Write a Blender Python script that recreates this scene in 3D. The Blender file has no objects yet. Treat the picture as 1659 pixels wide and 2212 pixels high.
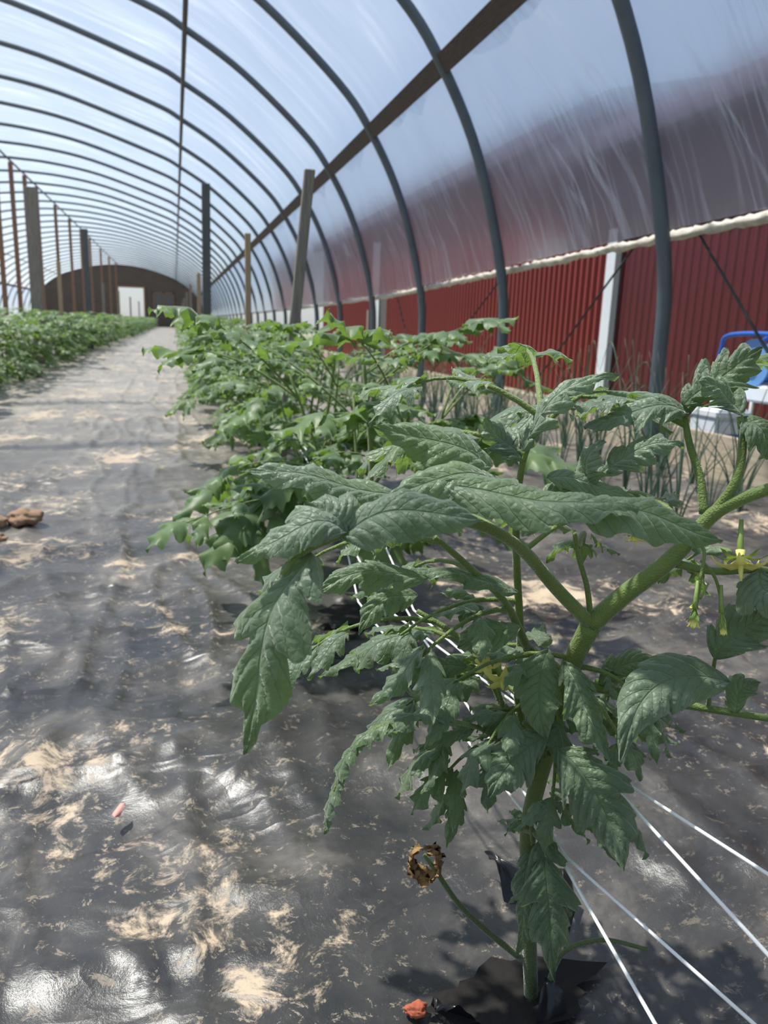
import bpy, bmesh, math, random
from mathutils import Vector, Matrix, noise
random.seed(7)
scene=bpy.context.scene
scene.view_settings.view_transform='Standard'
LINK=scene.collection.objects.link
H=.58
# ---------------------------------------------------------------- helpers
def mesh_data(name,V,Fc,mats=(),uv=None,smooth=True,mi=None):
    me=bpy.data.meshes.new(name)
    me.from_pydata([tuple(v) for v in V],[],Fc)
    for m in mats: me.materials.append(m)
    if uv is not None:
        l=me.uv_layers.new(name="UVMap")
        flat=[0.0]*(2*len(me.loops))
        for i,lp in enumerate(me.loops):
            a=uv[lp.vertex_index]; flat[2*i]=a[0]; flat[2*i+1]=a[1]
        l.data.foreach_set("uv",flat)
    if smooth: me.polygons.foreach_set("use_smooth",[True]*len(me.polygons))
    if mi: me.polygons.foreach_set("material_index",mi)
    me.update()
    return me
def obj(name,me,parent=None,loc=None,label=None,cat=None,kind=None,group=None):
    o=bpy.data.objects.new(name,me); LINK(o)
    if parent: o.parent=parent
    if loc is not None: o.location=loc
    if label: o["label"]=label
    if cat: o["category"]=cat
    if kind: o["kind"]=kind
    if group: o["group"]=group
    return o
def catmull(pts,n):
    pts=[Vector(p) for p in pts]
    P=[pts[0]*2-pts[1]]+pts+[pts[-1]*2-pts[-2]]
    out=[]
    for i in range(1,len(P)-2):
        for k in range(n):
            t=k/n
            out.append(.5*((2*P[i])+(-P[i-1]+P[i+1])*t+(2*P[i-1]-5*P[i]+4*P[i+1]-P[i+2])*t*t+(-P[i-1]+3*P[i]-3*P[i+1]+P[i+2])*t**3))
    out.append(pts[-1].copy()); return out
def tube(V,Fc,path,rad,ns=8,uv=None,cap=True,wob=0):
    b=len(V); N=len(path); prev=None
    for i,p in enumerate(path):
        T=(path[min(i+1,N-1)]-path[max(i-1,0)]).normalized()
        if prev is None:
            a=Vector((0,0,1)) if abs(T.z)<.9 else Vector((1,0,0))
            s=T.cross(a).normalized()
        else: s=(prev-T*prev.dot(T)).normalized()
        prev=s; w=T.cross(s)
        r=rad(i/(N-1)) if callable(rad) else rad
        for k in range(ns):
            an=2*math.pi*k/ns
            rr=r*(1+(wob*noise.noise(p*25+Vector((k*1.3,0,0))) if wob else 0))
            V.append(p+s*math.cos(an)*rr+w*math.sin(an)*rr)
            if uv is not None: uv.append((i/(N-1),k/ns))
    for i in range(N-1):
        for k in range(ns):
            a=b+i*ns+k; c=b+i*ns+(k+1)%ns
            Fc.append((a,c,c+ns,a+ns))
    if cap:
        Fc.append(tuple(b+k for k in range(ns))[::-1]); Fc.append(tuple(b+(N-1)*ns+k for k in range(ns)))
def box(V,Fc,c,s,rot=None):
    b=len(V); c=Vector(c)
    for dx in(-.5,.5):
        for dy in(-.5,.5):
            for dz in(-.5,.5):
                v=Vector((dx*s[0],dy*s[1],dz*s[2]))
                if rot: v=rot@v
                V.append(c+v)
    for f in((0,1,3,2),(4,6,7,5),(0,4,5,1),(2,3,7,6),(0,2,6,4),(1,5,7,3)): Fc.append(tuple(b+i for i in f))
# ---------------------------------------------------------------- node helper
class NT:
    def __init__(s,name):
        s.m=bpy.data.materials.new(name); s.m.use_nodes=True
        s.t=s.m.node_tree; s.t.nodes.clear()
        s.out=s.t.nodes.new("ShaderNodeOutputMaterial")
    def n(s,ty,props={},**inp):
        nd=s.t.nodes.new(ty)
        for k,v in props.items(): setattr(nd,k,v)
        for k,v in inp.items():
            key=int(k[1:]) if k[0]=='i' and k[1:].isdigit() else k.replace('_',' ')
            s.set(nd,key,v)
        return nd
    def set(s,nd,key,v):
        sk=nd.inputs[key]
        if isinstance(v,bpy.types.NodeSocket): s.t.links.new(v,sk)
        elif isinstance(v,bpy.types.Node): s.t.links.new(v.outputs[0],sk)
        else: sk.default_value=v
    def math(s,op,a,b=0.0,c=0.0,clamp=False):
        nd=s.n("ShaderNodeMath",{"operation":op,"use_clamp":clamp},i0=a,i1=b,i2=c); return nd.outputs[0]
    def noise(s,vec,scale,detail=4,rough=.5,dist=0.0):
        return s.n("ShaderNodeTexNoise",{},Vector=vec,Scale=scale,Detail=detail,Roughness=rough,Distortion=dist).outputs[0]
    def ramp(s,fac,stops):
        nd=s.t.nodes.new("ShaderNodeValToRGB"); s.set(nd,0,fac)
        cr=nd.color_ramp
        while len(cr.elements)<len(stops): cr.elements.new(.5)
        for e,(p,c) in zip(cr.elements,stops):
            e.position=p; e.color=(c[0],c[1],c[2],1) if isinstance(c,(tuple,list)) else (c,c,c,1)
        return nd.outputs[0]
    def mix(s,f,a,b,mode='MIX'):
        nd=s.t.nodes.new("ShaderNodeMix"); nd.data_type='RGBA'; nd.blend_type=mode
        def cv(v): return (v[0],v[1],v[2],1) if isinstance(v,tuple) and len(v)==3 else v
        s.set(nd,0,f); s.set(nd,6,cv(a)); s.set(nd,7,cv(b)); return nd.outputs[2]
    def mapping(s,vec,sc=(1,1,1),rot=(0,0,0),loc=(0,0,0)):
        return s.n("ShaderNodeMapping",{},Vector=vec,Scale=sc,Rotation=rot,Location=loc).outputs[0]
    def obj(s): return s.n("ShaderNodeTexCoord").outputs["Object"]
    def uv(s): return s.n("ShaderNodeTexCoord").outputs["UV"]
    def bump(s,h,st=.3,d=.01): return s.n("ShaderNodeBump",{},Height=h,Strength=st,Distance=d).outputs[0]
    def pr(s,**k): return s.n("ShaderNodeBsdfPrincipled",{},**k)
    def done(s,sh):
        s.set(s.out,0,sh); return s.m
def C(*a): return (a[0],a[1],a[2],1)
def simple(name,col,rough=.5,metal=0.0,var=.25,scale=20,bump=.2):
    t=NT(name); o=t.obj(); n=t.noise(o,scale,4)
    c=t.mix(n,tuple(x*(1-var) for x in col),tuple(min(1,x*(1+var)) for x in col))
    return t.done(t.pr(Base_Color=c,Roughness=rough,Metallic=metal,Normal=t.bump(n,bump,.004)))
# ---------------------------------------------------------------- materials
def m_plasticfloor():
    t=NT("black_mulch_plastic"); o=t.obj()
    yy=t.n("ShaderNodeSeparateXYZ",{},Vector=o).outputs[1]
    far=t.math('MULTIPLY',t.math('SUBTRACT',yy,1.3),.20,clamp=True)     # base turns paler beige and tan patches fade farther down the aisle
    n1=t.noise(o,2.0,5,.58,.4); n2=t.noise(o,20,7,.78,.5)
    s=t.math('ADD',t.math('MULTIPLY',n1,.60),t.math('MULTIPLY',n2,.40))
    tan=t.ramp(s,[(.0,0),(.54,0),(.565,.35),(.585,.8),(.70,1)])
    nb=t.noise(t.mapping(o,(1,1,1),loc=(5,3,0)),48,6,.82,.5)
    sp=t.ramp(nb,[(0,0),(.585,0),(.605,.5),(1,.7)])
    sp=t.math('MULTIPLY',sp,t.ramp(n1,[(.38,.3),(.55,1)]))
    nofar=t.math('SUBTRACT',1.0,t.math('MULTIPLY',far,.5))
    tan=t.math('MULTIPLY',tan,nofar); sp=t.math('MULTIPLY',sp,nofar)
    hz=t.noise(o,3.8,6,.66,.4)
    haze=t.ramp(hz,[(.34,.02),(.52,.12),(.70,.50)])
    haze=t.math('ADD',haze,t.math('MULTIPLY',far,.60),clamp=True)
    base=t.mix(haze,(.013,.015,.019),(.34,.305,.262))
    c=t.mix(sp,base,(.46,.37,.27))
    c=t.mix(tan,c,(.58,.455,.325))
    dust=t.math('MAXIMUM',tan,sp)
    ro=t.math('ADD',.27,t.math('MULTIPLY',dust,.5)); ro=t.math('ADD',ro,t.math('MULTIPLY',haze,.28))
    rg=t.noise(t.mapping(o,(5,1.8,1),(0,0,.3)),1.0,2,.45,.5)
    rg2=t.noise(t.mapping(o,(2.2,6,1),(0,0,-.3)),1.2,3,.45,.6)
    ridge2=t.math('SUBTRACT',1.0,t.math('MULTIPLY',t.math('ABSOLUTE',t.math('SUBTRACT',rg2,.5)),10.0),clamp=True)
    hgt=t.math('ADD',t.math('ADD',rg,rg2),t.math('MULTIPLY',ridge2,.15)); hgt=t.math('ADD',hgt,t.math('MULTIPLY',n2,.10))
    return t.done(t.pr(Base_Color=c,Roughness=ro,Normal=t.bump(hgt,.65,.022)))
def m_roof():
    t=NT("polyethylene_roof_film"); uv=t.uv()
    n=t.noise(t.mapping(uv,(4.0,.6,1),(0,0,.12)),1.3,3,.55,.6)
    st=t.ramp(n,[(0,.18),(.45,.20),(.62,.28),(.75,.42)])
    T=t.n("ShaderNodeBsdfTransparent",{},Color=C(.95,.972,1))
    D=t.n("ShaderNodeBsdfTranslucent",{},Color=C(.82,.87,.94))
    return t.done(t.n("ShaderNodeMixShader",{},i0=st,i1=T,i2=D))
def m_film(name,tr,rf,tl,streak=1.0,col=(.80,.86,.95),rough=.5):
    t=NT(name); uv=t.uv()
    m1=t.mapping(t.mapping(uv,(1,1,1),(0,0,.55)),(6.0,.45,1))
    m2=t.mapping(t.mapping(uv,(1,1,1),(0,0,.30)),(13,.6,1))
    n=t.noise(m1,1.2,3,.5,.3); sk2=t.noise(m2,1.1,2,.5,.2)
    big=t.noise(uv,.9,2)
    c1=t.math('SUBTRACT',1.0,t.math('MULTIPLY',t.math('ABSOLUTE',t.math('SUBTRACT',n,.5)),34.0),clamp=True)
    c2=t.math('SUBTRACT',1.0,t.math('MULTIPLY',t.math('ABSOLUTE',t.math('SUBTRACT',sk2,.52)),26.0),clamp=True)
    st=t.math('ADD',t.math('MULTIPLY',c1,.7),t.math('MULTIPLY',c2,.5))
    st=t.math('MULTIPLY',st,t.ramp(big,[(.36,.2),(.58,1)]))
    nrm=t.bump(t.math('ADD',n,sk2),.35*streak,.03)
    T=t.n("ShaderNodeBsdfTransparent",{},Color=C(.93,.96,1))
    D=t.n("ShaderNodeBsdfTranslucent",{},Color=C(*col),Normal=nrm)
    D2=t.n("ShaderNodeBsdfDiffuse",{},Color=C(*col),Normal=nrm)
    dd=t.n("ShaderNodeMixShader",{},i0=.4,i1=D,i2=D2)
    Rf=t.n("ShaderNodeBsdfRefraction",{},Color=C(.98,.99,1),IOR=1.15,Roughness=rough,Normal=nrm)
    base=t.n("ShaderNodeMixShader",{},i0=rf/(rf+tr),i1=T,i2=Rf)
    fac=t.math('ADD',tl,t.math('MULTIPLY',st,.42*streak),clamp=True)
    return t.done(t.n("ShaderNodeMixShader",{},i0=fac,i1=base,i2=dd))
def m_wood(name,a,b,sc=(3,3,1),rough=.75,s=12):
    t=NT(name); o=t.obj(); n=t.noise(t.mapping(o,sc),s,5,.65,.6)
    c=t.mix(t.ramp(n,[(.3,0),(.7,1)]),a,b)
    return t.done(t.pr(Base_Color=c,Roughness=rough,Normal=t.bump(n,.4,.004)))
M_floor=m_plasticfloor()
M_roof=m_roof()
M_side=m_film("polyethylene_side_film",.15,.85,.24,1.0,(.80,.86,.96),.48)
M_pipe=simple("galvanised_pipe",(.10,.122,.14),.5,.3,.25,9)
M_purl=simple("dark_purlin_pipe",(.09,.085,.08),.6,.2)
M_hip=m_wood("dark_hip_board_wood",(.016,.011,.009),(.085,.052,.040),(14,.9,14))
M_brown=m_wood("brown_post_wood",(.12,.06,.035),(.26,.14,.085),(8,8,.6))
M_tan=m_wood("tan_stake_wood",(.26,.18,.11),(.44,.33,.22),(14,14,.8))
M_grey=m_wood("grey_weathered_wood",(.13,.12,.10),(.28,.25,.21),(12,12,.8))
M_dark=m_wood("dark_treated_wood",(.05,.057,.06),(.11,.12,.12),(12,12,.8))
M_base=m_wood("pale_baseboard_wood",(.34,.28,.20),(.56,.47,.36),(6,.5,6))
M_roll=simple("crumpled_white_film",(.54,.51,.45),.4,0,.35,30,.8)
M_white=simple("white_painted_metal",(.60,.65,.72),.4,0,.05)
M_string=simple("white_twine",(.88,.88,.86),.7,0,.06,200)
M_blue=simple("blue_painted_tube",(.02,.11,.45),.35,0,.1)
M_lblue=simple("light_blue_plastic",(.12,.28,.60),.4,0,.2)
M_black=simple("black_cable",(.02,.02,.02),.6)
M_blackfilm=simple("torn_black_plastic",(.012,.012,.014),.32,0,.3,30,.4)
M_soil=simple("dark_moist_soil",(.012,.010,.009),.95,0,.5,60,.8)
M_clod=simple("dry_brown_clay",(.30,.19,.12),.9,0,.35,25,.9)
M_orange=simple("orange_clay",(.40,.10,.05),.85,0,.35,50,.8)
M_pink=simple("pink_petal",(.66,.30,.26),.6,0,.2,60)
M_yellow=simple("yellow_petal",(.86,.80,.22),.5,0,.12,80)
M_bud=simple("green_bud",(.22,.32,.08),.5,0,.2,80)
M_wilt=simple("wilted_brown_leaf",(.32,.19,.08),.85,0,.6,120,.9)
def m_barn(name,a,b):
    t=NT(name); o=t.obj(); n=t.noise(t.mapping(o,(1,1,.3)),3,4)
    return t.done(t.pr(Base_Color=t.mix(n,a,b),Roughness=.42))
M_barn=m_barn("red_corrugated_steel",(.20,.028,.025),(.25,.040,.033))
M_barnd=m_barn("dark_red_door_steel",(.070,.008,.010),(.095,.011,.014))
M_barnroof=simple("grey_roof_steel",(.13,.11,.17),.5)
def m_planks():
    t=NT("old_barn_planks"); o=t.obj()
    w=t.n("ShaderNodeTexWave",{"bands_direction":'Z'},Vector=o,Scale=2.6,Distortion=.3,Detail=2.0).outputs[1]
    n=t.noise(t.mapping(o,(.6,1,8)),3,5)
    c=t.mix(n,(.04,.031,.025),(.15,.115,.09)); c=t.mix(t.ramp(w,[(0,1),(.12,0)]),c,(.01,.008,.006))
    return t.done(t.pr(Base_Color=c,Roughness=.8))
M_plank=m_planks()
def m_grass():
    t=NT("mown_grass"); o=t.obj(); n=t.noise(o,14,6,.7); n2=t.noise(o,.3,3)
    c=t.mix(n,(.07,.10,.04),(.17,.22,.09)); c=t.mix(t.ramp(n2,[(.4,0),(.65,1)]),c,(.30,.27,.21))
    return t.done(t.pr(Base_Color=c,Roughness=.9))
M_grass=m_grass()
M_pane=simple("dusty_window_glass",(.09,.085,.08),.5,0,.2)
def m_leaf(name,dark,light,fresh,trans,tf=.30,fine=True):
    t=NT(name); uv=t.uv(); sx=t.n("ShaderNodeSeparateXYZ",{},Vector=uv)
    s_=sx.outputs[0]; v_=sx.outputs[1]
    a=t.math('ABSOLUTE',t.math('SUBTRACT',v_,.5))
    o=t.obj(); nb=t.noise(o,18,4)
    c=t.mix(t.ramp(nb,[(.3,0),(.7,1)]),dark,light)
    hue=t.noise(t.mapping(o,(1,1,1),loc=(3,1,7)),11,2)
    c=t.mix(t.ramp(hue,[(.45,0),(.62,.7)]),c,fresh)
    kw={}
    if fine:
        mid=t.math('SUBTRACT',1.0,t.math('MULTIPLY',a,40.0),clamp=True)
        ph=t.math('SUBTRACT',t.math('MULTIPLY',s_,9.0),t.math('MULTIPLY',a,3.4))
        fr=t.math('ABSOLUTE',t.math('SUBTRACT',t.math('FRACT',t.math('ADD',ph,.5)),.5))
        lat=t.math('SUBTRACT',1.0,t.math('MULTIPLY',fr,14.0),clamp=True)
        vein=t.math('MAXIMUM',mid,t.math('MULTIPLY',lat,.6))
        c=t.mix(t.math('MULTIPLY',vein,.32),c,(.27,.38,.19))
        # shade on the low leaves painted in: deeper green towards the bottom
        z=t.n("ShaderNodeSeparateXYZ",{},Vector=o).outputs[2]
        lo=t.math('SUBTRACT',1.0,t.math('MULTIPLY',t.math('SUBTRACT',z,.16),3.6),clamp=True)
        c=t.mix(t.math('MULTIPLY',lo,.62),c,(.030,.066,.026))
        vor=t.n("ShaderNodeTexVoronoi",{"feature":'DISTANCE_TO_EDGE'},Vector=o,Scale=190.0).outputs[0]
        hgt=t.math('ADD',t.math('MULTIPLY',t.math('MINIMUM',vor,.35),1.1),t.math('MULTIPLY',vein,-1.1))
        kw['Normal']=t.bump(hgt,.65,.0018)
    p=t.pr(Base_Color=c,Roughness=.48,Sheen_Weight=.6 if fine else .35,Sheen_Roughness=.5,Sheen_Tint=C(.95,1,.94),**kw)
    p.inputs['Specular IOR Level'].default_value=.5
    tl=t.n("ShaderNodeBsdfTranslucent",{},Color=C(*trans),**kw)
    return t.done(t.n("ShaderNodeMixShader",{},i0=tf,i1=p,i2=tl))
M_leaf=m_leaf("tomato_leaf",(.040,.088,.028),(.115,.190,.070),(.125,.205,.050),(.30,.50,.07),.28,False)
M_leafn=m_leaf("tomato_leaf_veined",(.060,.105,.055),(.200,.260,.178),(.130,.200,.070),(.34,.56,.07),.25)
def m_stem():
    t=NT("tomato_stem"); o=t.obj(); n=t.noise(o,30,4)
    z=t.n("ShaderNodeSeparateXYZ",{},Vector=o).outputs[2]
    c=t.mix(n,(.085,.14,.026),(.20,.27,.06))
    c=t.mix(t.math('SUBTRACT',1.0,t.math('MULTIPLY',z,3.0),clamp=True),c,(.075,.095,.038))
    return t.done(t.pr(Base_Color=c,Roughness=.6,Normal=t.bump(t.noise(o,700,2),.7,.0018),Sheen_Weight=.6,Sheen_Roughness=.3))
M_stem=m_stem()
M_onion=simple("onion_leaf",(.075,.135,.085),.45,0,.3,8)
# ---------------------------------------------------------------- greenhouse profile
half=[(2.17,0),(2.17,.5),(2.13,.95),(1.92,1.65),(1.64,2.17),(1.35,2.52),(.74,3.02),(.2,3.34),(-.24,3.54),(-1.68,3.98),(-2.8,4.16),(-3.7,4.21)]
hp=catmull([Vector((x,0,z)) for x,z in half],5)
prof=hp+[Vector((-7.4-p.x,0,p.z)) for p in hp[-2::-1]]
arc=[0]
for i in range(1,len(prof)): arc.append(arc[-1]+(prof[i]-prof[i-1]).length)
pn=[]
for i in range(len(prof)):
    T=(prof[min(i+1,len(prof)-1)]-prof[max(i-1,0)]).normalized()
    pn.append(Vector((T.z,0,-T.x)))
def zprof(x):
    if x<-3.7: x=-7.4-x
    for i in range(len(hp)-1):
        a,b=hp[i],hp[i+1]
        if b.x<=x<=a.x and a.x-b.x>1e-6: return a.z+(b.z-a.z)*(a.x-x)/(a.x-b.x)
    return .5
HOOPS=[3.19+1.83*k for k in range(-3,32)]
YEND=60.2
V=[];Fc=[]; tube(V,Fc,prof,.034,10)
hm=mesh_data("hoop_pipe",V,Fc,[M_pipe])
for y in HOOPS:
    obj("hoop_pipe",hm,loc=(0,y,0),label="curved galvanised steel hoop pipe of the greenhouse frame",cat="pipe",group="greenhouse hoops")
def film(name,i0,i1,mat,zcut=None,y0=-2.3,y1=YEND,off=.05):
    V=[];Fc=[];UV=[]
    ys=[];y=y0
    while y<y1: ys.append(y); y+=.10 if y<14 else .3
    ys.append(y1)
    n=i1-i0+1
    for y in ys:
        ph=((y-3.19)/1.83)%1.0; bay=math.floor((y-3.19)/1.83)
        sag=.045*math.sin(math.pi*ph)**.7
        for i in range(i0,i1+1):
            p=prof[i].copy(); nn=pn[i]
            if zcut and i in zcut: p.z=zcut[i](y)
            w=.022*noise.noise(Vector((y*2.6+bay*7,arc[i]*.9,bay)))+.012*noise.noise(Vector((y*7+arc[i]*2.5,arc[i]*.9,3)))
            w*=math.sin(math.pi*ph)**.5 if ph>0 else 0
            q=p+nn*(off-sag+w)
            V.append((q.x,y,q.z)); UV.append((y,arc[i]))
    for j in range(len(ys)-1):
        for i in range(n-1):
            a=j*n+i; Fc.append((a,a+1,a+n+1,a+n))
    return obj(name,mesh_data(name,V,Fc,[mat],UV),kind="structure")
def barz(y):
    pts=[(-4,1.10),(2.6,1.045),(3.3,1.03),(5,.986),(8.3,.90),(12,.872),(20,.84),(61,.83)]
    for (a,b),(c,d) in zip(pts,pts[1:]):
        if a<=y<=c: return b+(d-b)*(y-a)/(c-a)
    return .83
ihip=min(range(len(hp)),key=lambda i:abs(hp[i].z-2.17))
ilow=min(i for i in range(len(hp)) if hp[i].z>1.12)
N=len(prof)-1
film("ceiling",ihip,N-ihip,M_roof)
film("wall_right",ilow-1,ihip,M_side,{ilow-1:barz})
film("wall_left",N-ihip,N-ilow+1,M_side,{N-ilow+1:lambda y:.45})
V=[];Fc=[];path=[]
y=-2.3
while y<YEND:
    z=barz(y); x=2.225+.005*noise.noise(Vector((y*2,0,0)))
    path.append(Vector((x,y,z+.005*noise.noise(Vector((y*4,5,0)))))); y+=.04 if y<9 else .4
tube(V,Fc,path,lambda t:.020,12,wob=.8)
obj("roll_up_bar",mesh_data("roll_up_bar",V,Fc,[M_roll]),label="rolled white plastic curtain on the roll-up side bar",cat="roll bar")
V=[];Fc=[];
tube(V,Fc,[Vector((-7.4-2.235,y,.45)) for y in (-2.3,10,30,YEND)],.03,10)
obj("roll_up_bar",mesh_data("roll_up_bar",V,Fc,[M_roll]),label="rolled plastic curtain bar on the far side wall",cat="roll bar")
T=(prof[ihip+1]-prof[ihip-1]).normalized(); ang=math.atan2(T.z,T.x)
def strip(name,x,z,sx,sz,rot,mat,y0=-2.3,y1=YEND):
    V=[];Fc=[]; box(V,Fc,(x,(y0+y1)/2,z),(sx,y1-y0,sz),Matrix.Rotation(-rot,3,'Y'))
    return obj(name,mesh_data(name,V,Fc,[mat],smooth=False),kind="structure")
strip("trim_1",prof[ihip].x,prof[ihip].z,.115,.035,ang,M_hip)
strip("trim_2",-7.4-prof[ihip].x,prof[ihip].z,.115,.035,-ang,M_hip)
strip("baseboard_right",2.235,.085,.04,.19,0,M_base)
strip("baseboard_left",-9.635,.085,.04,.19,0,M_base)
for nm,x,z in(("trim_3",.17,3.30),("trim_4",-7.57,3.30),("trim_5",-3.7,4.14)):
    V=[];Fc=[]; tube(V,Fc,[Vector((x,y,z)) for y in(-2.3,20,40,YEND)],.024,8)
    obj(nm,mesh_data(nm,V,Fc,[M_purl]),kind="structure")
# ---------------------------------------------------------------- end wall
V=[];Fc=[]
x=-9.57; xs=[]
while x<2.17: xs.append(x); x+=.2
xs+= [2.17,-3.85,-2.1]; xs=sorted(set(xs))
for dy in(0,.08):
    for x in xs: V.append((x,YEND+dy,0)); V.append((x,YEND+dy,2.7 if zprof(x)>2.8 else .3)); V.append((x,YEND+dy,max(.4,zprof(x)+.03)))
n=len(xs)
for L in(0,1):
    for i in range(n-1):
        a=L*n*3+i*3
        if not(-3.86<=xs[i]<-2.11): Fc.append((a,a+3,a+4,a+1))
        Fc.append((a+1,a+4,a+5,a+2))
obj("wall_back",mesh_data("wall_back",V,Fc,[M_plank],smooth=False),kind="structure")
V=[];Fc=[]
for x in(-3.9,-2.05): box(V,Fc,(x,YEND-.06,1.35),(.14,.1,2.7))
box(V,Fc,(-2.975,YEND-.06,2.76),(1.99,.1,.14))
obj("door_1",mesh_data("door_frame",V,Fc,[M_brown],smooth=False),kind="structure")
V=[];Fc=[]; box(V,Fc,(-.75,YEND-.04,1.75),(1.3,.05,1.3))
obj("window_1",mesh_data("window",V,Fc,[M_pane],smooth=False),kind="structure")
V=[];Fc=[]
for x in(-1.45,-.75,-.05): box(V,Fc,(x,YEND-.08,1.75),(.09,.05,1.45))
for z in(1.07,2.43): box(V,Fc,(-.75,YEND-.08,z),(1.5,.05,.09))
obj("trim_6",mesh_data("window_frame",V,Fc,[M_brown],smooth=False),kind="structure")
# ---------------------------------------------------------------- floor
def rng_(a,b,s):
    o=[];x=a
    while x<b-1e-6: o.append(x); x+=s
    return o
def fh(x,y):
    a=noise.noise(Vector((x*1.6,y*5.5,0))); b=noise.noise(Vector((x*5+3,y*3,1))); c=noise.noise(Vector((x*1.2+9,y*.9,4)))
    r=1-abs(noise.noise(Vector((x*3.0+y*1.2,y*7-x*2,8))))*2
    r2=1-abs(noise.noise(Vector((x*7+20,y*2.2+x*3,2))))*2
    h=.016*a+.007*b+.026*c+.010*max(0,r)**6+.010*max(0,r2)**7
    for i,(xc,am,wd) in enumerate(((-.178,.012,.013),(-.02,.008,.012),(-.40,.010,.015),(-.75,.012,.018),(.62,.010,.015),(1.05,.012,.016))):
        xx=xc+.05*noise.noise(Vector((i*7.1,y*.8,0)))+.012*noise.noise(Vector((0,y*3,i)))
        k=max(0,min(1,.5+1.4*noise.noise(Vector((i*3.3,y*.9,5)))))
        h+=am*k*math.exp(-((x-xx)/wd)**2)
    d=math.hypot(x-.28,y-.53); k=min(1,max(0,(d-.08)/.25))
    return h*k*k*(3-2*k)
xs=rng_(-9.6,-1.8,.3)+rng_(-1.8,-1,.03)+rng_(-1,.9,.011)+rng_(.9,2.25,.025)+[2.26]
ys=rng_(-2.4,.1,.2)+rng_(.1,3,.015)+rng_(3,6,.03)+rng_(6,14,.08)+rng_(14,60.2,.5)+[60.2]
V=[(x,y,fh(x,y)-.004) for y in ys for x in xs]; n=len(xs)
Fc=[(j*n+i,j*n+i+1,(j+1)*n+i+1,(j+1)*n+i) for j in range(len(ys)-1) for i in range(n-1)]
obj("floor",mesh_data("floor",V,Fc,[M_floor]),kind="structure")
V=[(-60,-10,-.08),(60,-10,-.08),(60,160,-.08),(-60,160,-.08)]
obj("lawn",mesh_data("lawn",V,[(0,1,2,3)],[M_grass],smooth=False),label="green and dusty ground outside around the greenhouse",cat="ground",kind="stuff")
# ---------------------------------------------------------------- barn
BX=3.9
def corr(y0,y1,z0,z1,pitch,dep,mat):
    V=[];Fc=[];y=y0; sec=[]
    while y<y1:
        sec+=[(y,0),(y+pitch*.35,0),(y+pitch*.5,-dep),(y+pitch*.8,-dep)]; y+=pitch
    for yy,d in sec: V.append((BX+d,yy,z0)); V.append((BX+d,yy,z1))
    for i in range(len(sec)-1): Fc.append((2*i,2*i+1,2*i+3,2*i+2))
    return mesh_data("wall_panel",V,Fc,[mat],smooth=False)
barn=bpy.data.objects.new("barn",None); LINK(barn)
barn["label"]="red corrugated steel barn with white trim beside the greenhouse"; barn["category"]="building"
ZB=2.5; ZD=2.2
obj("wall_panel",corr(6.6,14.5,-.1,ZB,.115,.034,M_barn),barn)
obj("wall_panel",corr(15.8,21,-.1,ZB,.115,.034,M_barn),barn)
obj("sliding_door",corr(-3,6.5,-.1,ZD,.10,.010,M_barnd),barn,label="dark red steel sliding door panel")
for yy,zz,mt in((6.52,1.5,M_white),(15.8,.9,M_grey)):
    V=[];Fc=[]; box(V,Fc,(BX-.05,yy,zz/2-.05),(.06,.15,zz+.1)); obj("trim_post",mesh_data("trim_post",V,Fc,[mt],smooth=False),barn,label="pale vertical corner trim")
V=[];Fc=[]
box(V,Fc,(BX+.2,15.15,1.2),(.1,1.3,2.6)); obj("doorway",mesh_data("doorway",V,Fc,[M_dark],smooth=False),barn,label="dark doorway")
V=[];Fc=[]
for y0,y1,z in((6.45,21.1,ZB),(-3,6.6,ZD)):
    b=len(V); V+=[(BX-.3,y0,z-.08),(BX-.3,y1,z-.08),(BX+5,y1,z+1.0),(BX+5,y0,z+1.0),(BX-.3,y0,z+.1),(BX-.3,y1,z+.1),(BX+5,y1,z+1.2),(BX+5,y0,z+1.2)]
    for f in((0,1,2,3),(4,7,6,5),(0,4,5,1),(1,5,6,2),(2,6,7,3),(3,7,4,0)): Fc.append(tuple(b+i for i in f))
obj("roof",mesh_data("roof",V,Fc,[M_barnroof],smooth=False),barn)
# ---------------------------------------------------------------- posts and stakes
def stake(name,x,y,h,w,d,mat,lean=(0,0),lab="",grp=None):
    bm=bmesh.new(); bmesh.ops.create_cube(bm,size=1)
    for v in bm.verts:
        t=v.co.z+.5; v.co.x=v.co.x*w+lean[0]*t; v.co.y=v.co.y*d+lean[1]*t; v.co.z=t*(h+.1)-.1
    bmesh.ops.bevel(bm,geom=list(bm.edges),offset=.003,segments=1,affect='EDGES')
    me=bpy.data.meshes.new(name); bm.to_mesh(me); bm.free(); me.materials.append(mat)
    return obj(name,me,loc=(x,y,0),label=lab,cat="post",group=grp)
stake("wooden_stake",.32,2.62,1.06,.034,.024,M_grey,(.11,0),"grey weathered wooden stake leaning among tomato plants","tomato stakes")
stake("wooden_stake",.355,4.0,1.0,.028,.028,M_tan,(0,0),"tan wooden stake standing in the tomato row","tomato stakes")
stake("wooden_post",.30,8.0,1.84,.078,.078,M_dark,(.02,0),"thick dark grey wooden post in the tomato row","row posts")
stake("wooden_stake",.33,11.2,1.2,.05,.05,M_tan,(0,0),"tan wooden stake standing in the tomato row","tomato stakes")
stake("wooden_post",-1.55,10.0,1.97,.12,.12,M_grey,(.02,0),"thick grey wooden post in the tomato row","row posts")
stake("wooden_stake",-1.53,11.9,1.30,.05,.05,M_tan,(0,0),"tan wooden stake standing in the tomato row","tomato stakes")
stake("wooden_post",-1.5,15.3,2.08,.10,.10,M_dark,(0,0),"thick dark grey wooden post in the tomato row","row posts")
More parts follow.
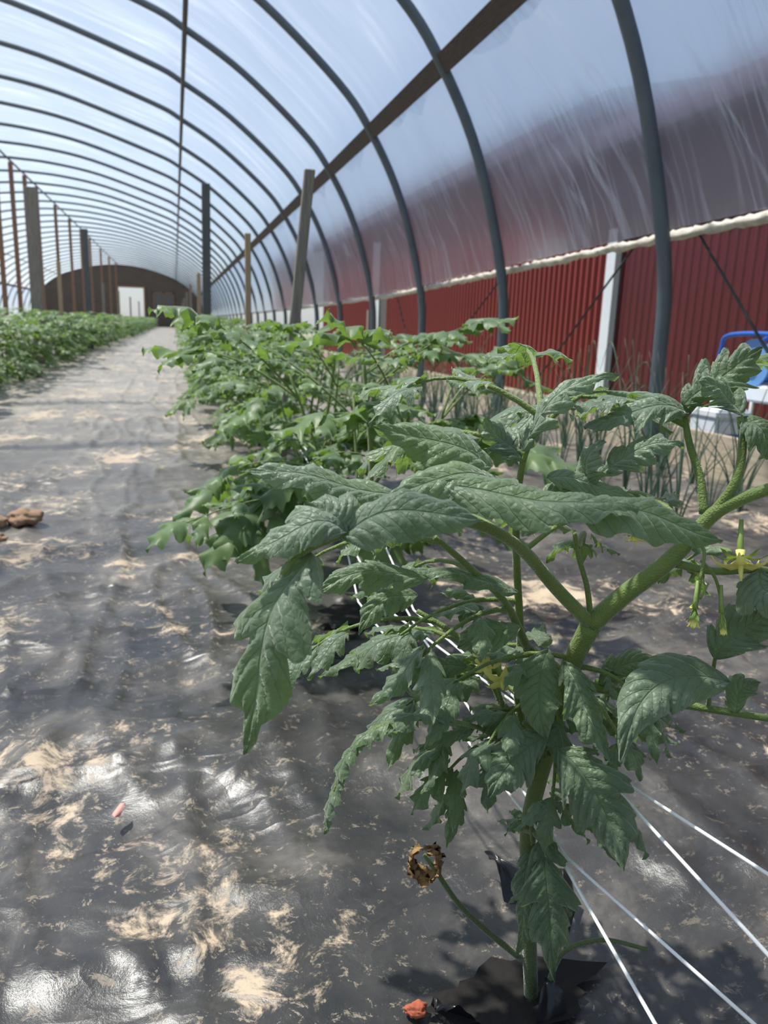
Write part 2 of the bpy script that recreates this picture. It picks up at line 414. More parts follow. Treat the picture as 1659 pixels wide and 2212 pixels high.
for y in(17,22,28,35):
    stake("wooden_stake",.33,y,1.3,.05,.05,M_grey,(0,0),"grey wooden stake standing in the tomato row","tomato stakes")
    stake("wooden_stake",-1.5,y+1.5,1.3,.05,.05,M_grey,(0,0),"grey wooden stake standing in the tomato row","tomato stakes")
for k in(9,10,11,12,14,16,18,20,23,26,29):
    stake("support_post",-3.7,3.19+1.83*k,4.1,.09,.12,M_brown,(0,0),"tall brown wooden post holding up the ridge","ridge support posts")
for (a,b) in(((2.24,3.6,1.02),(2.24,4.75,.16)),((2.24,5.2,.98),(2.24,6.8,.16)),((2.24,8.0,.9),(2.24,7.2,.16)),((2.24,3.1,1.02),(2.24,2.2,.17))):
    V=[];Fc=[]; tube(V,Fc,[Vector(a),(Vector(a)+Vector(b))/2,Vector(b)],.006,6)
    obj("brace_cable",mesh_data("brace_cable",V,Fc,[M_black]),label="thin dark diagonal brace cable below the side curtain",cat="cable",group="brace cables")
# ---------------------------------------------------------------- tomato plants
def leaflet(V,Fc,UV,p0,pm,p2,width,nrm,NS,NC,rng,nl=4,lob=.3,fold=.12,ruf=.05,quilt=.02,ser=.05):
    p0=Vector(p0);pm=Vector(pm);p2=Vector(p2); c=pm*2-(p0+p2)/2
    b=len(V); ph=[rng.random()*.6 for _ in(0,1)]; k1=rng.random()*6; tw=rng.uniform(-.4,.4)
    for i in range(NS+1):
        s=i/NS
        p=p0*(1-s)**2+c*2*s*(1-s)+p2*s*s
        T=((c-p0)*(1-s)+(p2-c)*s).normalized()
        S=T.cross(Vector(nrm)).normalized(); Nn=S.cross(T).normalized()
        ta=tw*(s-.3)*1.6; S,Nn=S*math.cos(ta)+Nn*math.sin(ta),Nn*math.cos(ta)-S*math.sin(ta)
        pr=2.62*(max(s,0)**.5)*((1-s)**1.02) if 0<s<1 else .012
        for j in range(NC+1):
            cc=-1+2*j/NC; a=abs(cc); sd=0 if cc<0 else 1
            f=(s*nl+ph[sd])%1.0
            lobe=math.sin(math.pi*f**1.5)**.6 if 0<f<1 else 0
            f2=(s*nl*2.4+ph[sd]*3)%1.0
            dp=min(.8,lob*1.4*(1.2-s))
            g=1-dp*(1-lobe)-min(.14,ser+lob*.22)*(1-f2)
            hw=width/2*pr*g
            v=p+S*cc*hw+T*(width*(.26*lobe*min(1,lob*3)+ser*f2)*a*a*pr)
            fv=((s*9-a*1.7)%1.0)
            z=-fold*a*a*hw*2+fold*.6*a*hw + ruf*width*a*a*math.sin(s*nl*6.3+k1+sd*2)+quilt*width*math.sin(fv*math.pi)*math.sin(a*math.pi)
            z+=width*.08*math.sin(s*7+k1)+ruf*.4*width*a**3*math.sin(s*nl*15+k1)
            V.append(v+Nn*z); UV.append((s,(cc+1)/2))
    n=NC+1
    for i in range(NS):
        for j in range(NC):
            q=b+i*n+j; Fc.append((q,q+1,q+n+1,q+n))
def compound(V,Fc,UV,SV,SF,base,d,L,rng,NS,NC,pairs=3,up=.35,droop=.6,ws=1.0,ls=1.0):
    up_=Vector((0,0,1)); d=Vector(d).normalized(); side=d.cross(up_).normalized()
    path=[]
    bend=rng.uniform(-.2,.2)
    for i in range(8):
        t=i/7; path.append(base+d*L*t*(1-.15*t)+up_*L*(up*t-droop*t*t)+side*bend*L*t*t)
    tube(SV,SF,path[:7],lambda t:.0026*(1-.6*t),5,cap=False)
    def at(t):
        f=t*7;i=min(6,int(f)); return path[i].lerp(path[i+1],f-i),(path[i+1]-path[i]).normalized()
    p,T=at(.78); q=p+T*L*.42*ls-up_*L*.08*rng.random()*ls
    leaflet(V,Fc,UV,p,(p+q)/2+up_*.006,q,L*.27*ws*ls,side.cross(T)+side*rng.uniform(-.3,.3),NS,NC,rng,3,.42,.25,.10)
    for k in range(pairs):
        t=.76-.48*k/max(1,pairs-1) if pairs>1 else .55
        for sg in(-1,1):
            p,T=at(t+rng.uniform(-.04,.04)); sz=L*(.42-.06*k)*rng.uniform(.8,1.15)*ls
            dr=(T*.75+side*sg*.75+up_*rng.uniform(-.3,.2)).normalized()
            q=p+dr*sz-up_*sz*.18; nn=(dr.cross(up_)).cross(dr)*1+side*sg*rng.uniform(-.1,.4)+T*rng.uniform(-.2,.2)
            leaflet(V,Fc,UV,p+dr*.006,(p+q)/2+up_*sz*.07,q,sz*.44*ws,nn,NS,NC,rng,3,.42,.3,.12)
        if k<pairs-1 and pairs>2:
            for sg in(-1,1):
                p,T=at(t-.12); dr=(T*.3+side*sg).normalized(); sz=L*.09; q=p+dr*sz
                leaflet(V,Fc,UV,p,(p+q)/2,q,sz*.6,(0,0,1),4,2,rng,2,.2)
def tomato(seed,h,rad,nleaf,NS,NC,pairs=3,extra=(),fmin=.2,ls=1.0):
    rng=random.Random(seed); V=[];Fc=[];UV=[];SV=[];SF=[]
    lean=Vector((rng.uniform(-.08,.08),rng.uniform(-.08,.08),0))
    pts=[Vector((0,0,-.03)),Vector((0,0,.12))+lean*.2,Vector((.015,0,h*.5))+lean*.6,Vector((0,.01,h*.88))+lean]
    sp=catmull(pts,6); tube(SV,SF,sp,lambda t:.009*(1-.6*t),7)
    shoots=[sp]
    a0=rng.uniform(0,6.28)
    for k in range(4):
        a=a0+k*1.57+rng.uniform(-.4,.4); b=sp[5+2*k]; dd=Vector((math.cos(a),math.sin(a),0))
        q=[b,b+dd*.07+Vector((0,0,.06)),Vector((b.x,b.y,0))+dd*.16+Vector((0,0,h*rng.uniform(.7,.88)))]
        s2=catmull(q,5); tube(SV,SF,s2,lambda t:.0055*(1-.6*t),6); shoots.append(s2)
    for i in range(nleaf):
        sh=shoots[i%5]; top=i<12
        f=rng.uniform(.85,1) if top else rng.uniform(fmin,.9)
        p=sh[int(f*(len(sh)-1))]
        a=i*2.4+rng.uniform(-.5,.5)
        if i%5:
            o=p-sp[0]; a=math.atan2(o.y,o.x)+rng.uniform(-1.5,1.5)
        L=rad*rng.uniform(.5,.8)*(.85 if top else 1)
        compound(V,Fc,UV,SV,SF,p,(math.cos(a),math.sin(a),0),L,rng,NS,NC,pairs,rng.uniform(.6,1.1) if top else rng.uniform(.35,.75),rng.uniform(.35,.6) if top else rng.uniform(.45,.7),1.08,ls)
    for bz,d,L,u,dr in extra: compound(V,Fc,UV,SV,SF,Vector((0,0,bz)),d,L,rng,NS,NC,4,u,dr,1.0,.42)
    for v in V:
        if v[2]<.015: v[2]=.015+.01*rng.random()
        if v[2]>h: v[2]=h+(v[2]-h)*.35
    return mesh_data("foliage",V,Fc,[M_leaf],UV),mesh_data("stem",SV,SF,[M_stem])
big=[tomato(11,.60,.41,30,22,6,3,[(.26,(-.974,-.225,0),.56,.22,.25)],.48,1.05),tomato(12,.60,.41,29,20,6,3,(),.42,1.05),tomato(13,.60,.41,29,20,6,3,(),.42,1.05)]
var=[tomato(31+i,.60,.43,27,10,4,2,(),.15,1.22) for i in range(5)]
rr=random.Random(3)
def plant(x,y,pair,rot,sc,lab):
    e=bpy.data.objects.new("tomato_plant",None); LINK(e); e.location=(x,y,0); e.rotation_euler=(0,0,rot); e.scale=(sc,sc,sc)
    e["label"]=lab; e["category"]="plant"; e["group"]="tomato plants in rows"
    obj("foliage",pair[0],e); obj("stem",pair[1],e)
LB="bushy green tomato plant growing through black plastic mulch"
plant(.36,1.44,big[0],.4,1.0,"bushy tomato plant with drooping leaves beside a black plastic hole")
y=2.06; i=0
while y<56:
    plant(.42+rr.uniform(-.05,.05),y,big[1+i%2] if y<4.2 else var[i%5],rr.uniform(0,6.28),rr.uniform(.92,1.03),LB)
    y+=.60 if y<20 else .78; i+=1
y=3.5
while y<56:
    plant(-1.53+rr.uniform(-.06,.06),y,var[i%5],rr.uniform(0,6.28),rr.uniform(1.0,1.1),LB)
    y+=.54 if y<20 else .78; i+=1
# ---------------------------------------------------------------- nearest tomato plant, modelled branch by branch (millimetres)
def mm(s): return [Vector([float(v)/1000 for v in p.split(',')]) for p in s.split('/')]
branches=[
("293,511,-20/292,511,1/284,516,92/279,519,164/281,514,215/287,506,271/291,497,327/297,484,367",6.0,8.2),
("297,484,367/317,475,393/338,464,417/352,455,440/362,447,460/374,436,473/391,424,484",7.6,4.0),
("297,484,367/263,480,399/228,466,433/195,448,454/161,429,467/123,419,471/87,406,466/63,400,458/52,395,448",5.4,1.3),
("359,453,459/360,464,483/357,476,505/357,486,524",3.6,2.2),
("345,463,420/367,446,418/392,430,423/404,421,422",3.2,2.2),
("304,490,313/349,476,305/384,455,304/427,423,306",4.0,2.6),
("281,520,206/268,549,254/250,576,299/231,597,318/203,619,333",4,2.2),
("276,553,277/275,553,320/261,541,386/245,517,439/238,499,489/247,494,522",4.0,2.0),
("276,543,324/243,522,374/201,501,413/169,484,440",3.8,2.0),
("297,485,370/290,483,397/282,486,421/277,486,439",2.4,1.6),
("251,511,252/215,496,284/162,484,303/128,472,305/106,463,289/94,455,264/89,451,242",2.0,.8),
("280,514,41/247,520,72/221,524,101/200,527,135/190,530,150",3.0,1.8),
("281,520,206/276,553,277/276,543,324",4,4),
("281,514,215/251,511,252",2.5,2.0)]
B36="7ZHM6UB5GQ36BBGF4IBXFU5ACNF45J94FQET9UFXF7AJG3FDCKFFF0CNF3EVCHEVEGCEERDXCLF2EOCUEWECCYEQDT9UGKAOA2FWALA4FAALA5H77JA7GE7ZA7FU83DJFEB8D9F3C1D6EZCMCUF7FKD3F0G9D8F5GYD7FAHG4NDWFK40DHEE3KCWCT59E2FR4HE0FW3MDTFD56E3FQ64DNG674D2G568ETG74ZEWGG3PF0GL74EVG98JDWGA9SD7G391E0G6A5DEG1B4CRFS88FIGH76FMGZ61FOH68GFDG775EWGG60EKG57FGCE569GEEB54GBDX7EGTDN6NGPDL62GFD29JGSDJ8AGOE36XGQE18VGTAI8AGXAB7MH09ZA4GCCD9PFPBR9TFGAX9UFPAR92FBAM8GF0A0A1FCAPAHEHA4ATDT8YA7FV87A0F37AA2EP5SA3G47V9QFO6Y9RFM5KABFYC8AIF6BOAOELARD5ELC8BJEHCEAME3B4D6EZCMDHERDAE0EFDR9TH2CM90GZCL8AGUCE8WHNBK87HUBJ7FHOBA9AGGGM9PG9HLATFTI7CRG9HCBNGBHIAHG7H0CQGBHID9G1I7DUFPIPAVG6G5BDFWGPC5FFGVALG6FTAGG2GDAOFUGX9PG7G4AKFYG2BBFDFSD7FAHGDCEWH8DLEPGQ9EGNGD92GUGS8MH1H5BIGCBIBYG2C4CJFLC3DXF0BADUEWBVE2EMC5DOEPEIDMECE7DXDYE5D7FAHGCYFGHVCDFNI19HGJEV9TGCFNAGG8FV57E2FQ53E6FZ4NECG7"
NUM=[int(B36[i:i+2],36)-100 for i in range(0,len(B36),2)]
PT=[Vector(NUM[i:i+3])/1000 for i in range(0,len(NUM),3)]
SVm=[];SFm=[]
for s,r0,r1 in branches:
    pts=mm(s); tube(SVm,SFm,catmull(pts,6),(lambda a,b:(lambda t:(a+(b-a)*t)/1000))(r0,r1),10)
k=1
for cnt,r0,r1 in((4,2.6,1.6),(3,2.0,1.5),(4,1.4,1.0),(3,1.3,1.0),(3,1.8,1.4),(3,2.0,1.5),(3,2.0,1.3),(4,4.0,2.3)):
    pts=PT[k:k+cnt]; k+=cnt
    tube(SVm,SFm,catmull(pts,6),(lambda a,b:(lambda t:(a+(b-a)*t)/1000))(r0,r1),8)
# leaflets: width mm, blend of normal from up to side-facing, sideways tilt, lobes, lobing
LS=[(56,.75,-.3,3,.42),(36,.5,-.2,3,.25),(38,.50,.1,3,.06),(32,.42,0,3,.18),(42,.44,.1,3,.16),(38,.40,.1,3,.08),
(36,.58,0,3,.10),(34,.5,0,3,.12),(32,.5,0,3,.42),(28,.7,-.3,3,.24),(26,.3,0,3,.42),(15,.5,0,3,.4),
(38,.85,.1,3,.12),(42,.85,-.1,3,.25),(56,.85,.2,3,.33),(50,.85,0,3,.50),(30,.8,-.4,3,.4),(38,.7,.5,3,.40),
(44,.55,.2,3,.10),(42,.6,0,3,.30),(30,.6,0,3,.25),(28,.5,0,3,.35),(34,.45,-.4,4,.55),(40,.45,0,3,.45),
(48,.55,0,4,.42),(34,.4,.1,4,.45),(28,.6,-.4,3,.2),(26,.5,.1,3,.25),(36,.6,0,3,.45),(32,.5,-.1,3,.45),
(28,.6,0,3,.35),(24,.6,0,2,.3),(42,.6,0,3,.2),(34,.5,0,3,.45),(30,.5,0,3,.28),(38,.5,-.1,3,.16)]
rg=random.Random(5); Vm=[];Fm=[];UVm=[]
toC=Vector((-.50,-.82,.28)); sdv=Vector((.86,-.5,0))
for i,(w,kk,sd,nl,lb) in enumerate(LS):
    p0,pm,p2=PT[28+3*i:31+3*i]
    nn=Vector((0,0,1))*(1-kk)+toC*kk+sdv*sd
    leaflet(Vm,Fm,UVm,p0,pm,p2,w/1000,nn,60,14,rg,nl,lb,.24,.07,.07,.03)
arch=catmull(mm(branches[10][0]),6); na=len(arch)
for a_,b_,w_ in((8,18,.018),(14,25,.020),(20,31,.018),(26,na-1,.015)):
    leaflet(Vm,Fm,UVm,arch[a_],arch[(a_+b_)//2]+Vector((0,0,.002)),arch[b_],w_,toC*.5+sdv*-.6+Vector((0,0,.5)),30,8,rg,4,.45,.35,.12,.05)
def sp_(i,f):
    p=catmull(mm(branches[i][0]),6); return p[int(f*(len(p)-1))]
# base stem, position along it, direction, length, rise, droop
fil=[(6,.9,(-.9,.2,0),.15,.2,.5),(6,.6,(-.6,.8,0),.15,.3,.6),(7,.35,(-.8,-.1,0),.13,.3,.6),(7,.6,(.5,.8,0),.14,.3,.5),(7,.85,(-.6,.7,0),.13,.4,.5),
(8,.5,(-.3,.9,0),.14,.3,.6),(8,.95,(-.9,.3,0),.13,.2,.5),(0,.75,(.8,.6,0),.14,.2,.6),(0,.85,(-.2,.9,0),.15,.3,.6),
(0,.5,(.9,.1,0),.10,.1,.7),(5,.5,(.3,.9,0),.13,.2,.6),(3,.9,(-.7,.3,0),.14,.5,.5),(3,1,(.6,.2,0),.12,.8,.5),(7,1,(.2,.6,0),.13,.9,.6),(7,1,(-.7,.3,0),.12,.7,.6),
(2,.35,(-.2,.9,0),.14,.3,.5),
(0,.80,(-.7,-.2,0),.11,.4,.7),(0,.66,(.5,-.4,0),.09,.2,.7),(0,.90,(-.8,.1,0),.13,.3,.6),
(12,.5,(-.3,.9,0),.15,.3,.7),(8,.3,(-.7,-.4,0),.12,.3,.6),(9,.8,(.4,.5,0),.10,.3,.6),
(1,.55,(-.1,.9,0),.13,.5,.5),(5,.25,(.2,.6,0),.12,.1,.8),(4,.6,(.3,.8,0),.12,.3,.6),
(7,.9,(.7,.3,0),.12,.8,.6),
(0,.82,(.2,-.9,0),.08,.4,.8),(12,.9,(.1,-.9,0),.10,.5,.8),(12,.3,(-.8,-.3,0),.11,.5,.7),(6,.3,(-.5,-.8,0),.09,.5,.8),(5,.1,(.6,.3,0),.11,.1,.6),
(0,.70,(-.3,-.9,0),.085,.45,.9),(0,.62,(-.8,.1,0),.10,.3,.8),(0,.76,(-.9,.3,0),.13,.35,.7),(0,.60,(.6,.7,0),.12,.2,.7),(0,.52,(-.4,-.7,0),.075,.3,.9),
(12,.7,(-.9,.1,0),.13,.3,.6),(12,.15,(.3,.9,0),.13,.3,.7),(0,.88,(.6,-.5,0),.085,.3,.8),(6,.45,(-.2,-.9,0),.09,.4,.8),(0,.45,(.5,.8,0),.09,.2,.8)]
for b_,f_,d_,L_,u_,dr_ in fil:
    compound(Vm,Fm,UVm,SVm,SFm,sp_(b_,f_),d_,L_,rg,26,8,rg.choice((1,2,2)),u_,dr_,1.0,1.05)
main=bpy.data.objects.new("tomato_plant",None); LINK(main); main.location=(.293,.511,0)
main["label"]="tall tomato plant with yellow flowers tied by white twine"; main["category"]="plant"; main["group"]="tomato plants in rows"
off=Vector((-.293,-.511,0))
obj("foliage",mesh_data("foliage",Vm,Fm,[M_leafn],UVm),main,off)
obj("stem",mesh_data("stem",SVm,SFm,[M_stem]),main,off)
def flower(name,c,axis,r,n=5,openn=1.0,lab="yellow star-shaped flower"):
    c=Vector(c);A=Vector(axis).normalized();s=A.orthogonal().normalized();w=A.cross(s)
    V=[];Fc=[];mi=[]
    def petals(n,r,wd,z0,back,mat,ph,opn):
        for i in range(n):
            a=2*math.pi*i/n+ph; d=s*math.cos(a)+w*math.sin(a); e=A.cross(d)
            b=len(V); rows=[(0,.25,0),(.3,.95,.12),(.6,.8,.10),(.85,.35,-.05),(1,.03,-back)]
            for t,k,z in rows:
                for q in(-1,0,1): V.append(c+d*r*t*opn+A*(z0+z*r+(1-opn)*r*t*1.2)+e*q*k*wd-A*abs(q)*wd*.25)
            for j in range(4):
                for q in(0,1): Fc.append((b+j*3+q,b+j*3+q+1,b+j*3+q+4,b+j*3+q+3)); mi.append(mat)
    petals(n,r,r*(.24 if openn>.5 else .12),0,.3,0,0,openn); petals(n,r*.85,r*.12,-r*.12,.1,1,.6,min(1,openn*1.3))
    f0=len(Fc)
    if openn>.5: tube(V,Fc,[c-A*r*.3,c,c+A*r*.35,c+A*r*.6],lambda t:r*(.13-.1*t),8)
    mi+= [0]*(len(Fc)-f0)
    f0=len(Fc); tube(V,Fc,[c-A*r*.9+Vector((0,0,r*.3)),c-A*r*.45,c-A*r*.1],lambda t:r*.06+r*.06*t,6); mi+=[1]*(len(Fc)-f0)
    obj(name,mesh_data(name,V,Fc,[M_yellow,M_bud],mi=mi),main,off,label=lab)
flower("flower",(.372,.426,.432),(-.15,-.4,-.9),.024,5,.8)
flower("flower",(.344,.43,.395),(-.1,-.2,-1),.018,5,.30,"half-open yellow flower bud with green sepals")
flower("flower",(.366,.429,.391),(.1,-.2,-1),.018,5,.15,"closed green flower bud")
flower("flower",(.349,.434,.402),(-.7,-.2,-.6),.012,5,.12,"closed green flower bud")
flower("flower",(.32,.475,.439),(0,-.3,-1),.014,5,.6)
flower("flower",(.236,.535,.317),(-.4,-.7,.1),.016,5,.8)
flower("flower",(.248,.528,.304),(-.2,-.8,-.3),.016)
# dried leaf curled up at the end of the basal shoot
V=[];Fc=[];UV=[]
for i in range(37):
    t=i/36; a=2.0+t*6.4; r=.017*(1-.5*t)
    cx=Vector((.192,.528,.140))+Vector((.85,-.45,0))*math.cos(a)*r*.9+Vector((0,0,1))*math.sin(a)*r+Vector((.004,.006,.003))*t
    hw=.011*math.sin(math.pi*min(1,t*1.02+.02))**.5
    for j in range(7):
        q=-1+j/3; V.append(cx+Vector((.45,.85,.1))*q*hw*(1+.6*noise.noise(Vector((i*.6,j,0))))+Vector((noise.noise(Vector((i*.7,j*1.2,1))),0,noise.noise(Vector((i*.7,j*1.2,5)))))*.008); UV.append((t,j/6))
for i in range(36):
    for j in range(6): q=i*7+j; Fc.append((q,q+1,q+8,q+7))
obj("wilted_leaf",mesh_data("wilted_leaf",V,Fc,[M_wilt],UV),main,off,label="shrivelled dry brown leaf")
# ---------------------------------------------------------------- twine
tw=[[(.33,2.6,.27),(.31,1.9,.25),(.235,.847,.25),(.316,.471,.249),(.344,.331,.26),(.36,-.4,.27)],
[(.34,2.6,.26),(.31,1.14,.25),(.268,.83,.25),(.312,.475,.247),(.307,.287,.25),(.28,-.4,.25)],
[(.33,1.6,.2),(.24,1.0,.2),(.28,.463,.18),(.266,.318,.18),(.25,-.4,.18)],
[(.35,1.6,.2),(.30,.9,.19),(.284,.463,.182),(.325,.304,.18),(.38,-.4,.2)]]
for p in tw:
    V=[];Fc=[];pp=[Vector(q) for q in p]; path=[]
    for a,b in zip(pp,pp[1:]):
        for k in range(10): path.append(a.lerp(b,k/10))
    path.append(pp[-1]); tube(V,Fc,path,.0013,7)
    obj("twine",mesh_data("twine",V,Fc,[M_string]),label="white twine stretched along the tomato row",cat="string",group="tomato support twine")
# ---------------------------------------------------------------- planting hole, flaps, clods
def hole(cx,cy,rx,ry,seed):
    rg2=random.Random(seed);V=[(0,0,-.002)];Fc=[];n=28
    for ring,z in((.55,0.0),(1,.002)):
        for i in range(n):
            a=2*math.pi*i/n; r=ring*(1+.5*noise.noise(Vector((math.cos(a)*2+seed,math.sin(a)*2,0)))+.18*rg2.uniform(-1,1))
            V.append((math.cos(a)*rx*r,math.sin(a)*ry*r,z))
    for i in range(n):
        j=(i+1)%n; Fc.append((0,1+i,1+j)); Fc.append((1+i,1+n+i,1+n+j,1+j))
    obj("planting_hole",mesh_data("planting_hole",V,Fc,[M_soil]),loc=(cx,cy,.003),label="dark soil opening torn in the plastic mulch",cat="soil",group="planting holes")
hole(.272,.515,.080,.036,3); hole(.36,1.43,.10,.07,5)
def flap(pts,h,seed):
    a,b,c=[Vector(p) for p in pts];V=[];Fc=[];n=12
    for i in range(n+1):
        t=i/n
        for j in range(n+1):
            u=j/n; l=a.lerp(b,u); p=l.lerp(c,t*(1-.55*abs(u-.5)**1.3+.08*noise.noise(Vector((u*6,seed,0)))))
            p=p+Vector((0,0,h*math.sin(t*math.pi*.8)+.004*noise.noise(Vector((t*4+seed,u*4,0)))))
            V.append(p)
    for i in range(n):
        for j in range(n):
            q=i*(n+1)+j; Fc.append((q,q+1,q+n+2,q+n+1))
    obj("plastic_flap",mesh_data("plastic_flap",V,Fc,[M_blackfilm]),label="torn black plastic flap curling beside the plant stem",cat="plastic",group="torn plastic flaps")
flap([(.315,.625,.001),(.355,.60,.001),(.31,.67,.015)],.024,1)
flap([(.345,.55,.001),(.385,.60,.001),(.372,.625,.018)],.028,2)
flap([(.200,.520,.001),(.235,.495,.001),(.195,.495,.014)],.016,3)
flap([(.28,.478,.001),(.315,.484,.001),(.300,.505,.016)],.018,4)
flap([(.26,1.37,.004),(.34,1.35,.004),(.27,1.31,.02)],.02,5)
def clod(x,y,z,s,seed,mat,name,lab,grp=None):
    bm=bmesh.new(); bmesh.ops.create_icosphere(bm,subdivisions=4,radius=1)
    for v in bm.verts:
        k=1+.35*noise.noise(v.co*1.3+Vector((seed,0,0)))+.16*noise.noise(v.co*4+Vector((seed,0,0)))
        v.co=Vector((v.co.x*s[0]*k,v.co.y*s[1]*k,v.co.z*s[2]*k))
    me=bpy.data.meshes.new(name); bm.to_mesh(me); bm.free(); me.materials.append(mat)
    me.polygons.foreach_set("use_smooth",[True]*len(me.polygons))
    obj(name,me,loc=(x,y,z),label=lab,cat="clay clod" if mat is M_clod else "clay",group=grp)
g="dry clods on the plastic"; lb="dry brown clay clod lying on the plastic mulch"
clod(-.425,2.28,.025,(.045,.04,.024),1,M_clod,"clay_clod",lb,g)
clod(-.50,2.24,.022,(.035,.04,.022),4,M_clod,"clay_clod",lb,g)
clod(-.47,2.12,.012,(.03,.03,.012),7,M_clod,"clay_clod",lb,g)
clod(-.53,2.13,.014,(.03,.03,.014),9,M_clod,"clay_clod",lb,g)
clod(.186,.518,.004,(.010,.007,.006),12,M_orange,"orange_clay","orange clay lump under the torn black plastic")
V=[];Fc=[];UV=[]
leaflet(V,Fc,UV,(-.085,.845,.008),(-.080,.857,.013),(-.074,.868,.010),.011,(0,-.3,1),12,6,rg,1,0,.4,.1)
obj("fallen_petal",mesh_data("fallen_petal",V,Fc,[M_pink],UV),label="small pink fallen petal on the plastic",cat="petal")
# ---------------------------------------------------------------- blue reel cart and white box outside
cart=bpy.data.objects.new("hose_reel_cart",None); LINK(cart); cart.location=(3.0,3.44,-.08)
cart["label"]="blue and white hose reel cart standing outside"; cart["category"]="cart"
for x in(-.14,.12):
    V=[];Fc=[]; tube(V,Fc,catmull([(x,.22,.46),(x,.21,.60),(x,.15,.68),(x,-.25,.68),(x,-.32,.60),(x,-.33,.46)],6),.012,10)
    obj("frame_arch",mesh_data("frame_arch",V,Fc,[M_blue]),cart)
    for yy in(.22,-.33):
        V=[];Fc=[]; tube(V,Fc,[Vector((x,yy,.46)),Vector((x,yy*1.02,.2)),Vector((x,yy*1.05,0))],.013,10)
        obj("leg",mesh_data("leg",V,Fc,[M_white]),cart,label="white tubular leg")
V=[];Fc=[]; tube(V,Fc,[Vector((x,-.02,.54)) for x in(-.125,-.115,-.11,.095,.10,.11)],lambda t:.125 if t<.3 or t>.7 else .10,28)
obj("reel_drum",mesh_data("reel_drum",V,Fc,[M_lblue],smooth=False),cart)
V=[];Fc=[]; tube(V,Fc,[Vector((x,-.02,.54)) for x in(-.145,-.135,-.125)],lambda t:.035,20)
obj("reel_hub",mesh_data("reel_hub",V,Fc,[M_white],smooth=False),cart,label="white round reel hub")
for yy in(.22,-.33):
    V=[];Fc=[]; tube(V,Fc,[Vector((-.14,yy,.48)),Vector((0,yy,.48)),Vector((.12,yy,.48))],.011,8)
    obj("crossbar",mesh_data("crossbar",V,Fc,[M_blue]),cart)
def bbox(c,s,bev):
    bm=bmesh.new(); bmesh.ops.create_cube(bm,size=1)
    for v in bm.verts: v.co=Vector((v.co.x*s[0]+c[0],v.co.y*s[1]+c[1],v.co.z*s[2]+c[2]))
    bmesh.ops.bevel(bm,geom=list(bm.edges),offset=bev,segments=3,affect='EDGES')
    me=bpy.data.meshes.new("box"); bm.to_mesh(me); bm.free(); return me
me=bbox((0,-.05,.39),(.26,.52,.09),.012); me.materials.append(M_white); obj("tray",me,cart,label="white plastic tray")
cool=bpy.data.objects.new("cooler_box",None); LINK(cool); cool.location=(2.72,3.42,-.08)
cool["label"]="white plastic cooler box with blue band on the ground"; cool["category"]="cooler"
for nm,c,s,b,m in(("body",(0,0,.13),(.19,.22,.26),.012,M_white),("band",(0,0,.17),(.196,.226,.035),.003,M_blue),("lid",(0,0,.285),(.205,.235,.05),.012,M_white)):
    me=bbox(c,s,b); me.materials.append(m); obj(nm,me,cool)
# ---------------------------------------------------------------- onions
def onion(seed):
    rng=random.Random(seed);V=[];Fc=[]
    for k in range(8):
        a=rng.uniform(0,6.28);h=rng.uniform(.22,.5);r=rng.uniform(.02,.18);d=Vector((math.cos(a),math.sin(a),0))
        pts=[Vector((0,0,-.02)),d*r*.3+Vector((0,0,h*.5)),d*r+Vector((0,0,h))]
        if rng.random()<.2: pts.append(d*(r+.06)+Vector((0,0,h*.8)))
        tube(V,Fc,catmull(pts,5),lambda t:.0038*(1-.85*t),6)
    return mesh_data("onion_plant",V,Fc,[M_onion])
om=[onion(i) for i in range(6)]
for r,x in enumerate((1.45,1.68,1.92)):
    y=2.0+.07*r
    while y<9:
        o=obj("onion_plant",om[rr.randrange(6)],loc=(x+rr.uniform(-.11,.11),y+rr.uniform(-.08,.08),0),label="upright green onion plant with thin hollow leaves",cat="onion",group="onion plants along the side wall")
        o.rotation_euler=(0,0,rr.uniform(0,6.28)); s=rr.uniform(.65,1.15); o.scale=(s,s,s)
        y+=.17 if y<4 else (.22 if y<6 else .4)
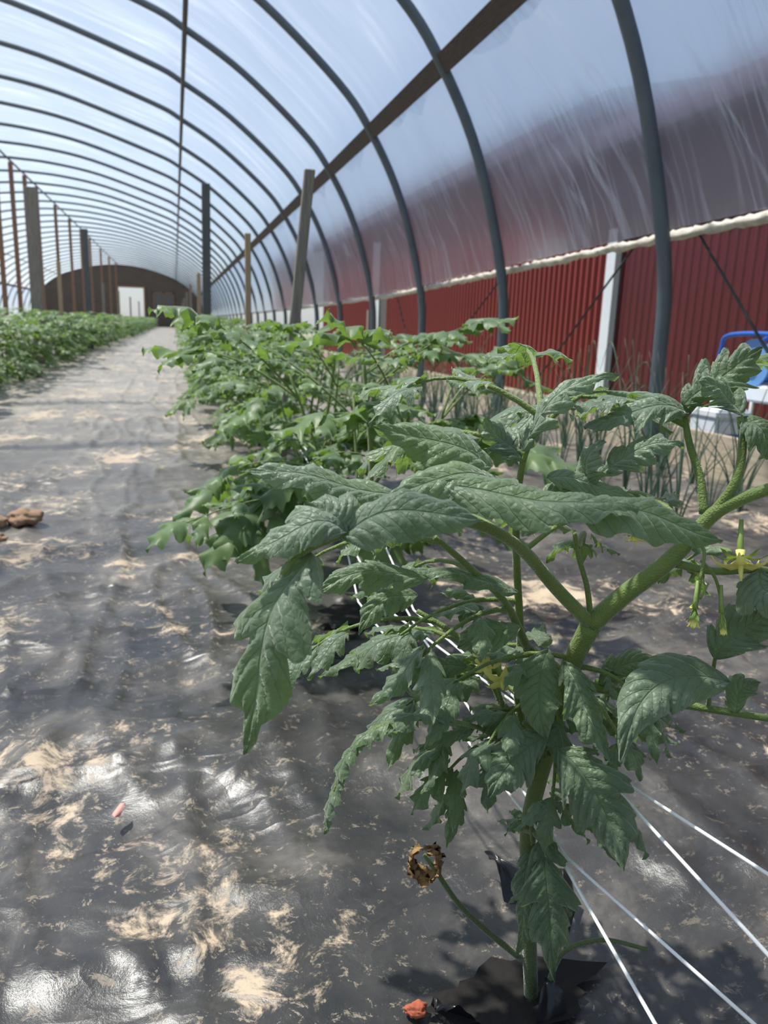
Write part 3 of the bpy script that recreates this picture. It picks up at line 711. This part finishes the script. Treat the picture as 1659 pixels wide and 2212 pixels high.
# ---------------------------------------------------------------- light
w=bpy.data.worlds.new("World"); scene.world=w; w.use_nodes=True
nt=w.node_tree; nt.nodes.clear()
sky=nt.nodes.new("ShaderNodeTexSky"); sky.sky_type='NISHITA'; sky.sun_disc=False
sky.sun_elevation=math.radians(60); sky.sun_rotation=math.radians(-45); sky.air_density=1.0; sky.dust_density=.6
vm=nt.nodes.new("ShaderNodeVectorMath"); vm.operation='SCALE'; nt.links.new(sky.outputs[0],vm.inputs[0]); vm.inputs[3].default_value=.14
mx=nt.nodes.new("ShaderNodeMix"); mx.data_type='RGBA'; mx.inputs[0].default_value=.5
nt.links.new(vm.outputs[0],mx.inputs[6]); mx.inputs[7].default_value=(.53,.65,.84,1)
bg=nt.nodes.new("ShaderNodeBackground"); bg.inputs[1].default_value=.90
ow=nt.nodes.new("ShaderNodeOutputWorld"); nt.links.new(mx.outputs[2],bg.inputs[0]); nt.links.new(bg.outputs[0],ow.inputs[0])
sd=bpy.data.lights.new("sun","SUN"); sd.energy=7.2; sd.angle=math.radians(1.5); sd.color=(1,.955,.86)
so=bpy.data.objects.new("sun",sd); LINK(so)
az=math.radians(-52); el=math.radians(64)
dv=Vector((math.sin(az)*math.cos(el),math.cos(az)*math.cos(el),math.sin(el)))
so.rotation_euler=dv.to_track_quat('Z','Y').to_euler(); so.location=(0,5,12)
# ---------------------------------------------------------------- camera
cd=bpy.data.cameras.new("camera"); cam=bpy.data.objects.new("camera",cd); LINK(cam)
cd.sensor_fit='HORIZONTAL'; cd.sensor_width=36; cd.lens=36*1660/1659
Fv=Vector((.2561,.9379,-.2343)).normalized(); Rv=Vector((.9663,-.2553,.0339)); Rv=(Rv-Fv*Rv.dot(Fv)).normalized(); Uv=Rv.cross(Fv)
M=Matrix((Rv,Uv,-Fv)).transposed().to_4x4(); M.translation=Vector((0,0,H)); cam.matrix_world=M
cd.clip_start=.02; cd.clip_end=400
cd.dof.use_dof=True; cd.dof.focus_distance=.58; cd.dof.aperture_fstop=16
scene.camera=cam
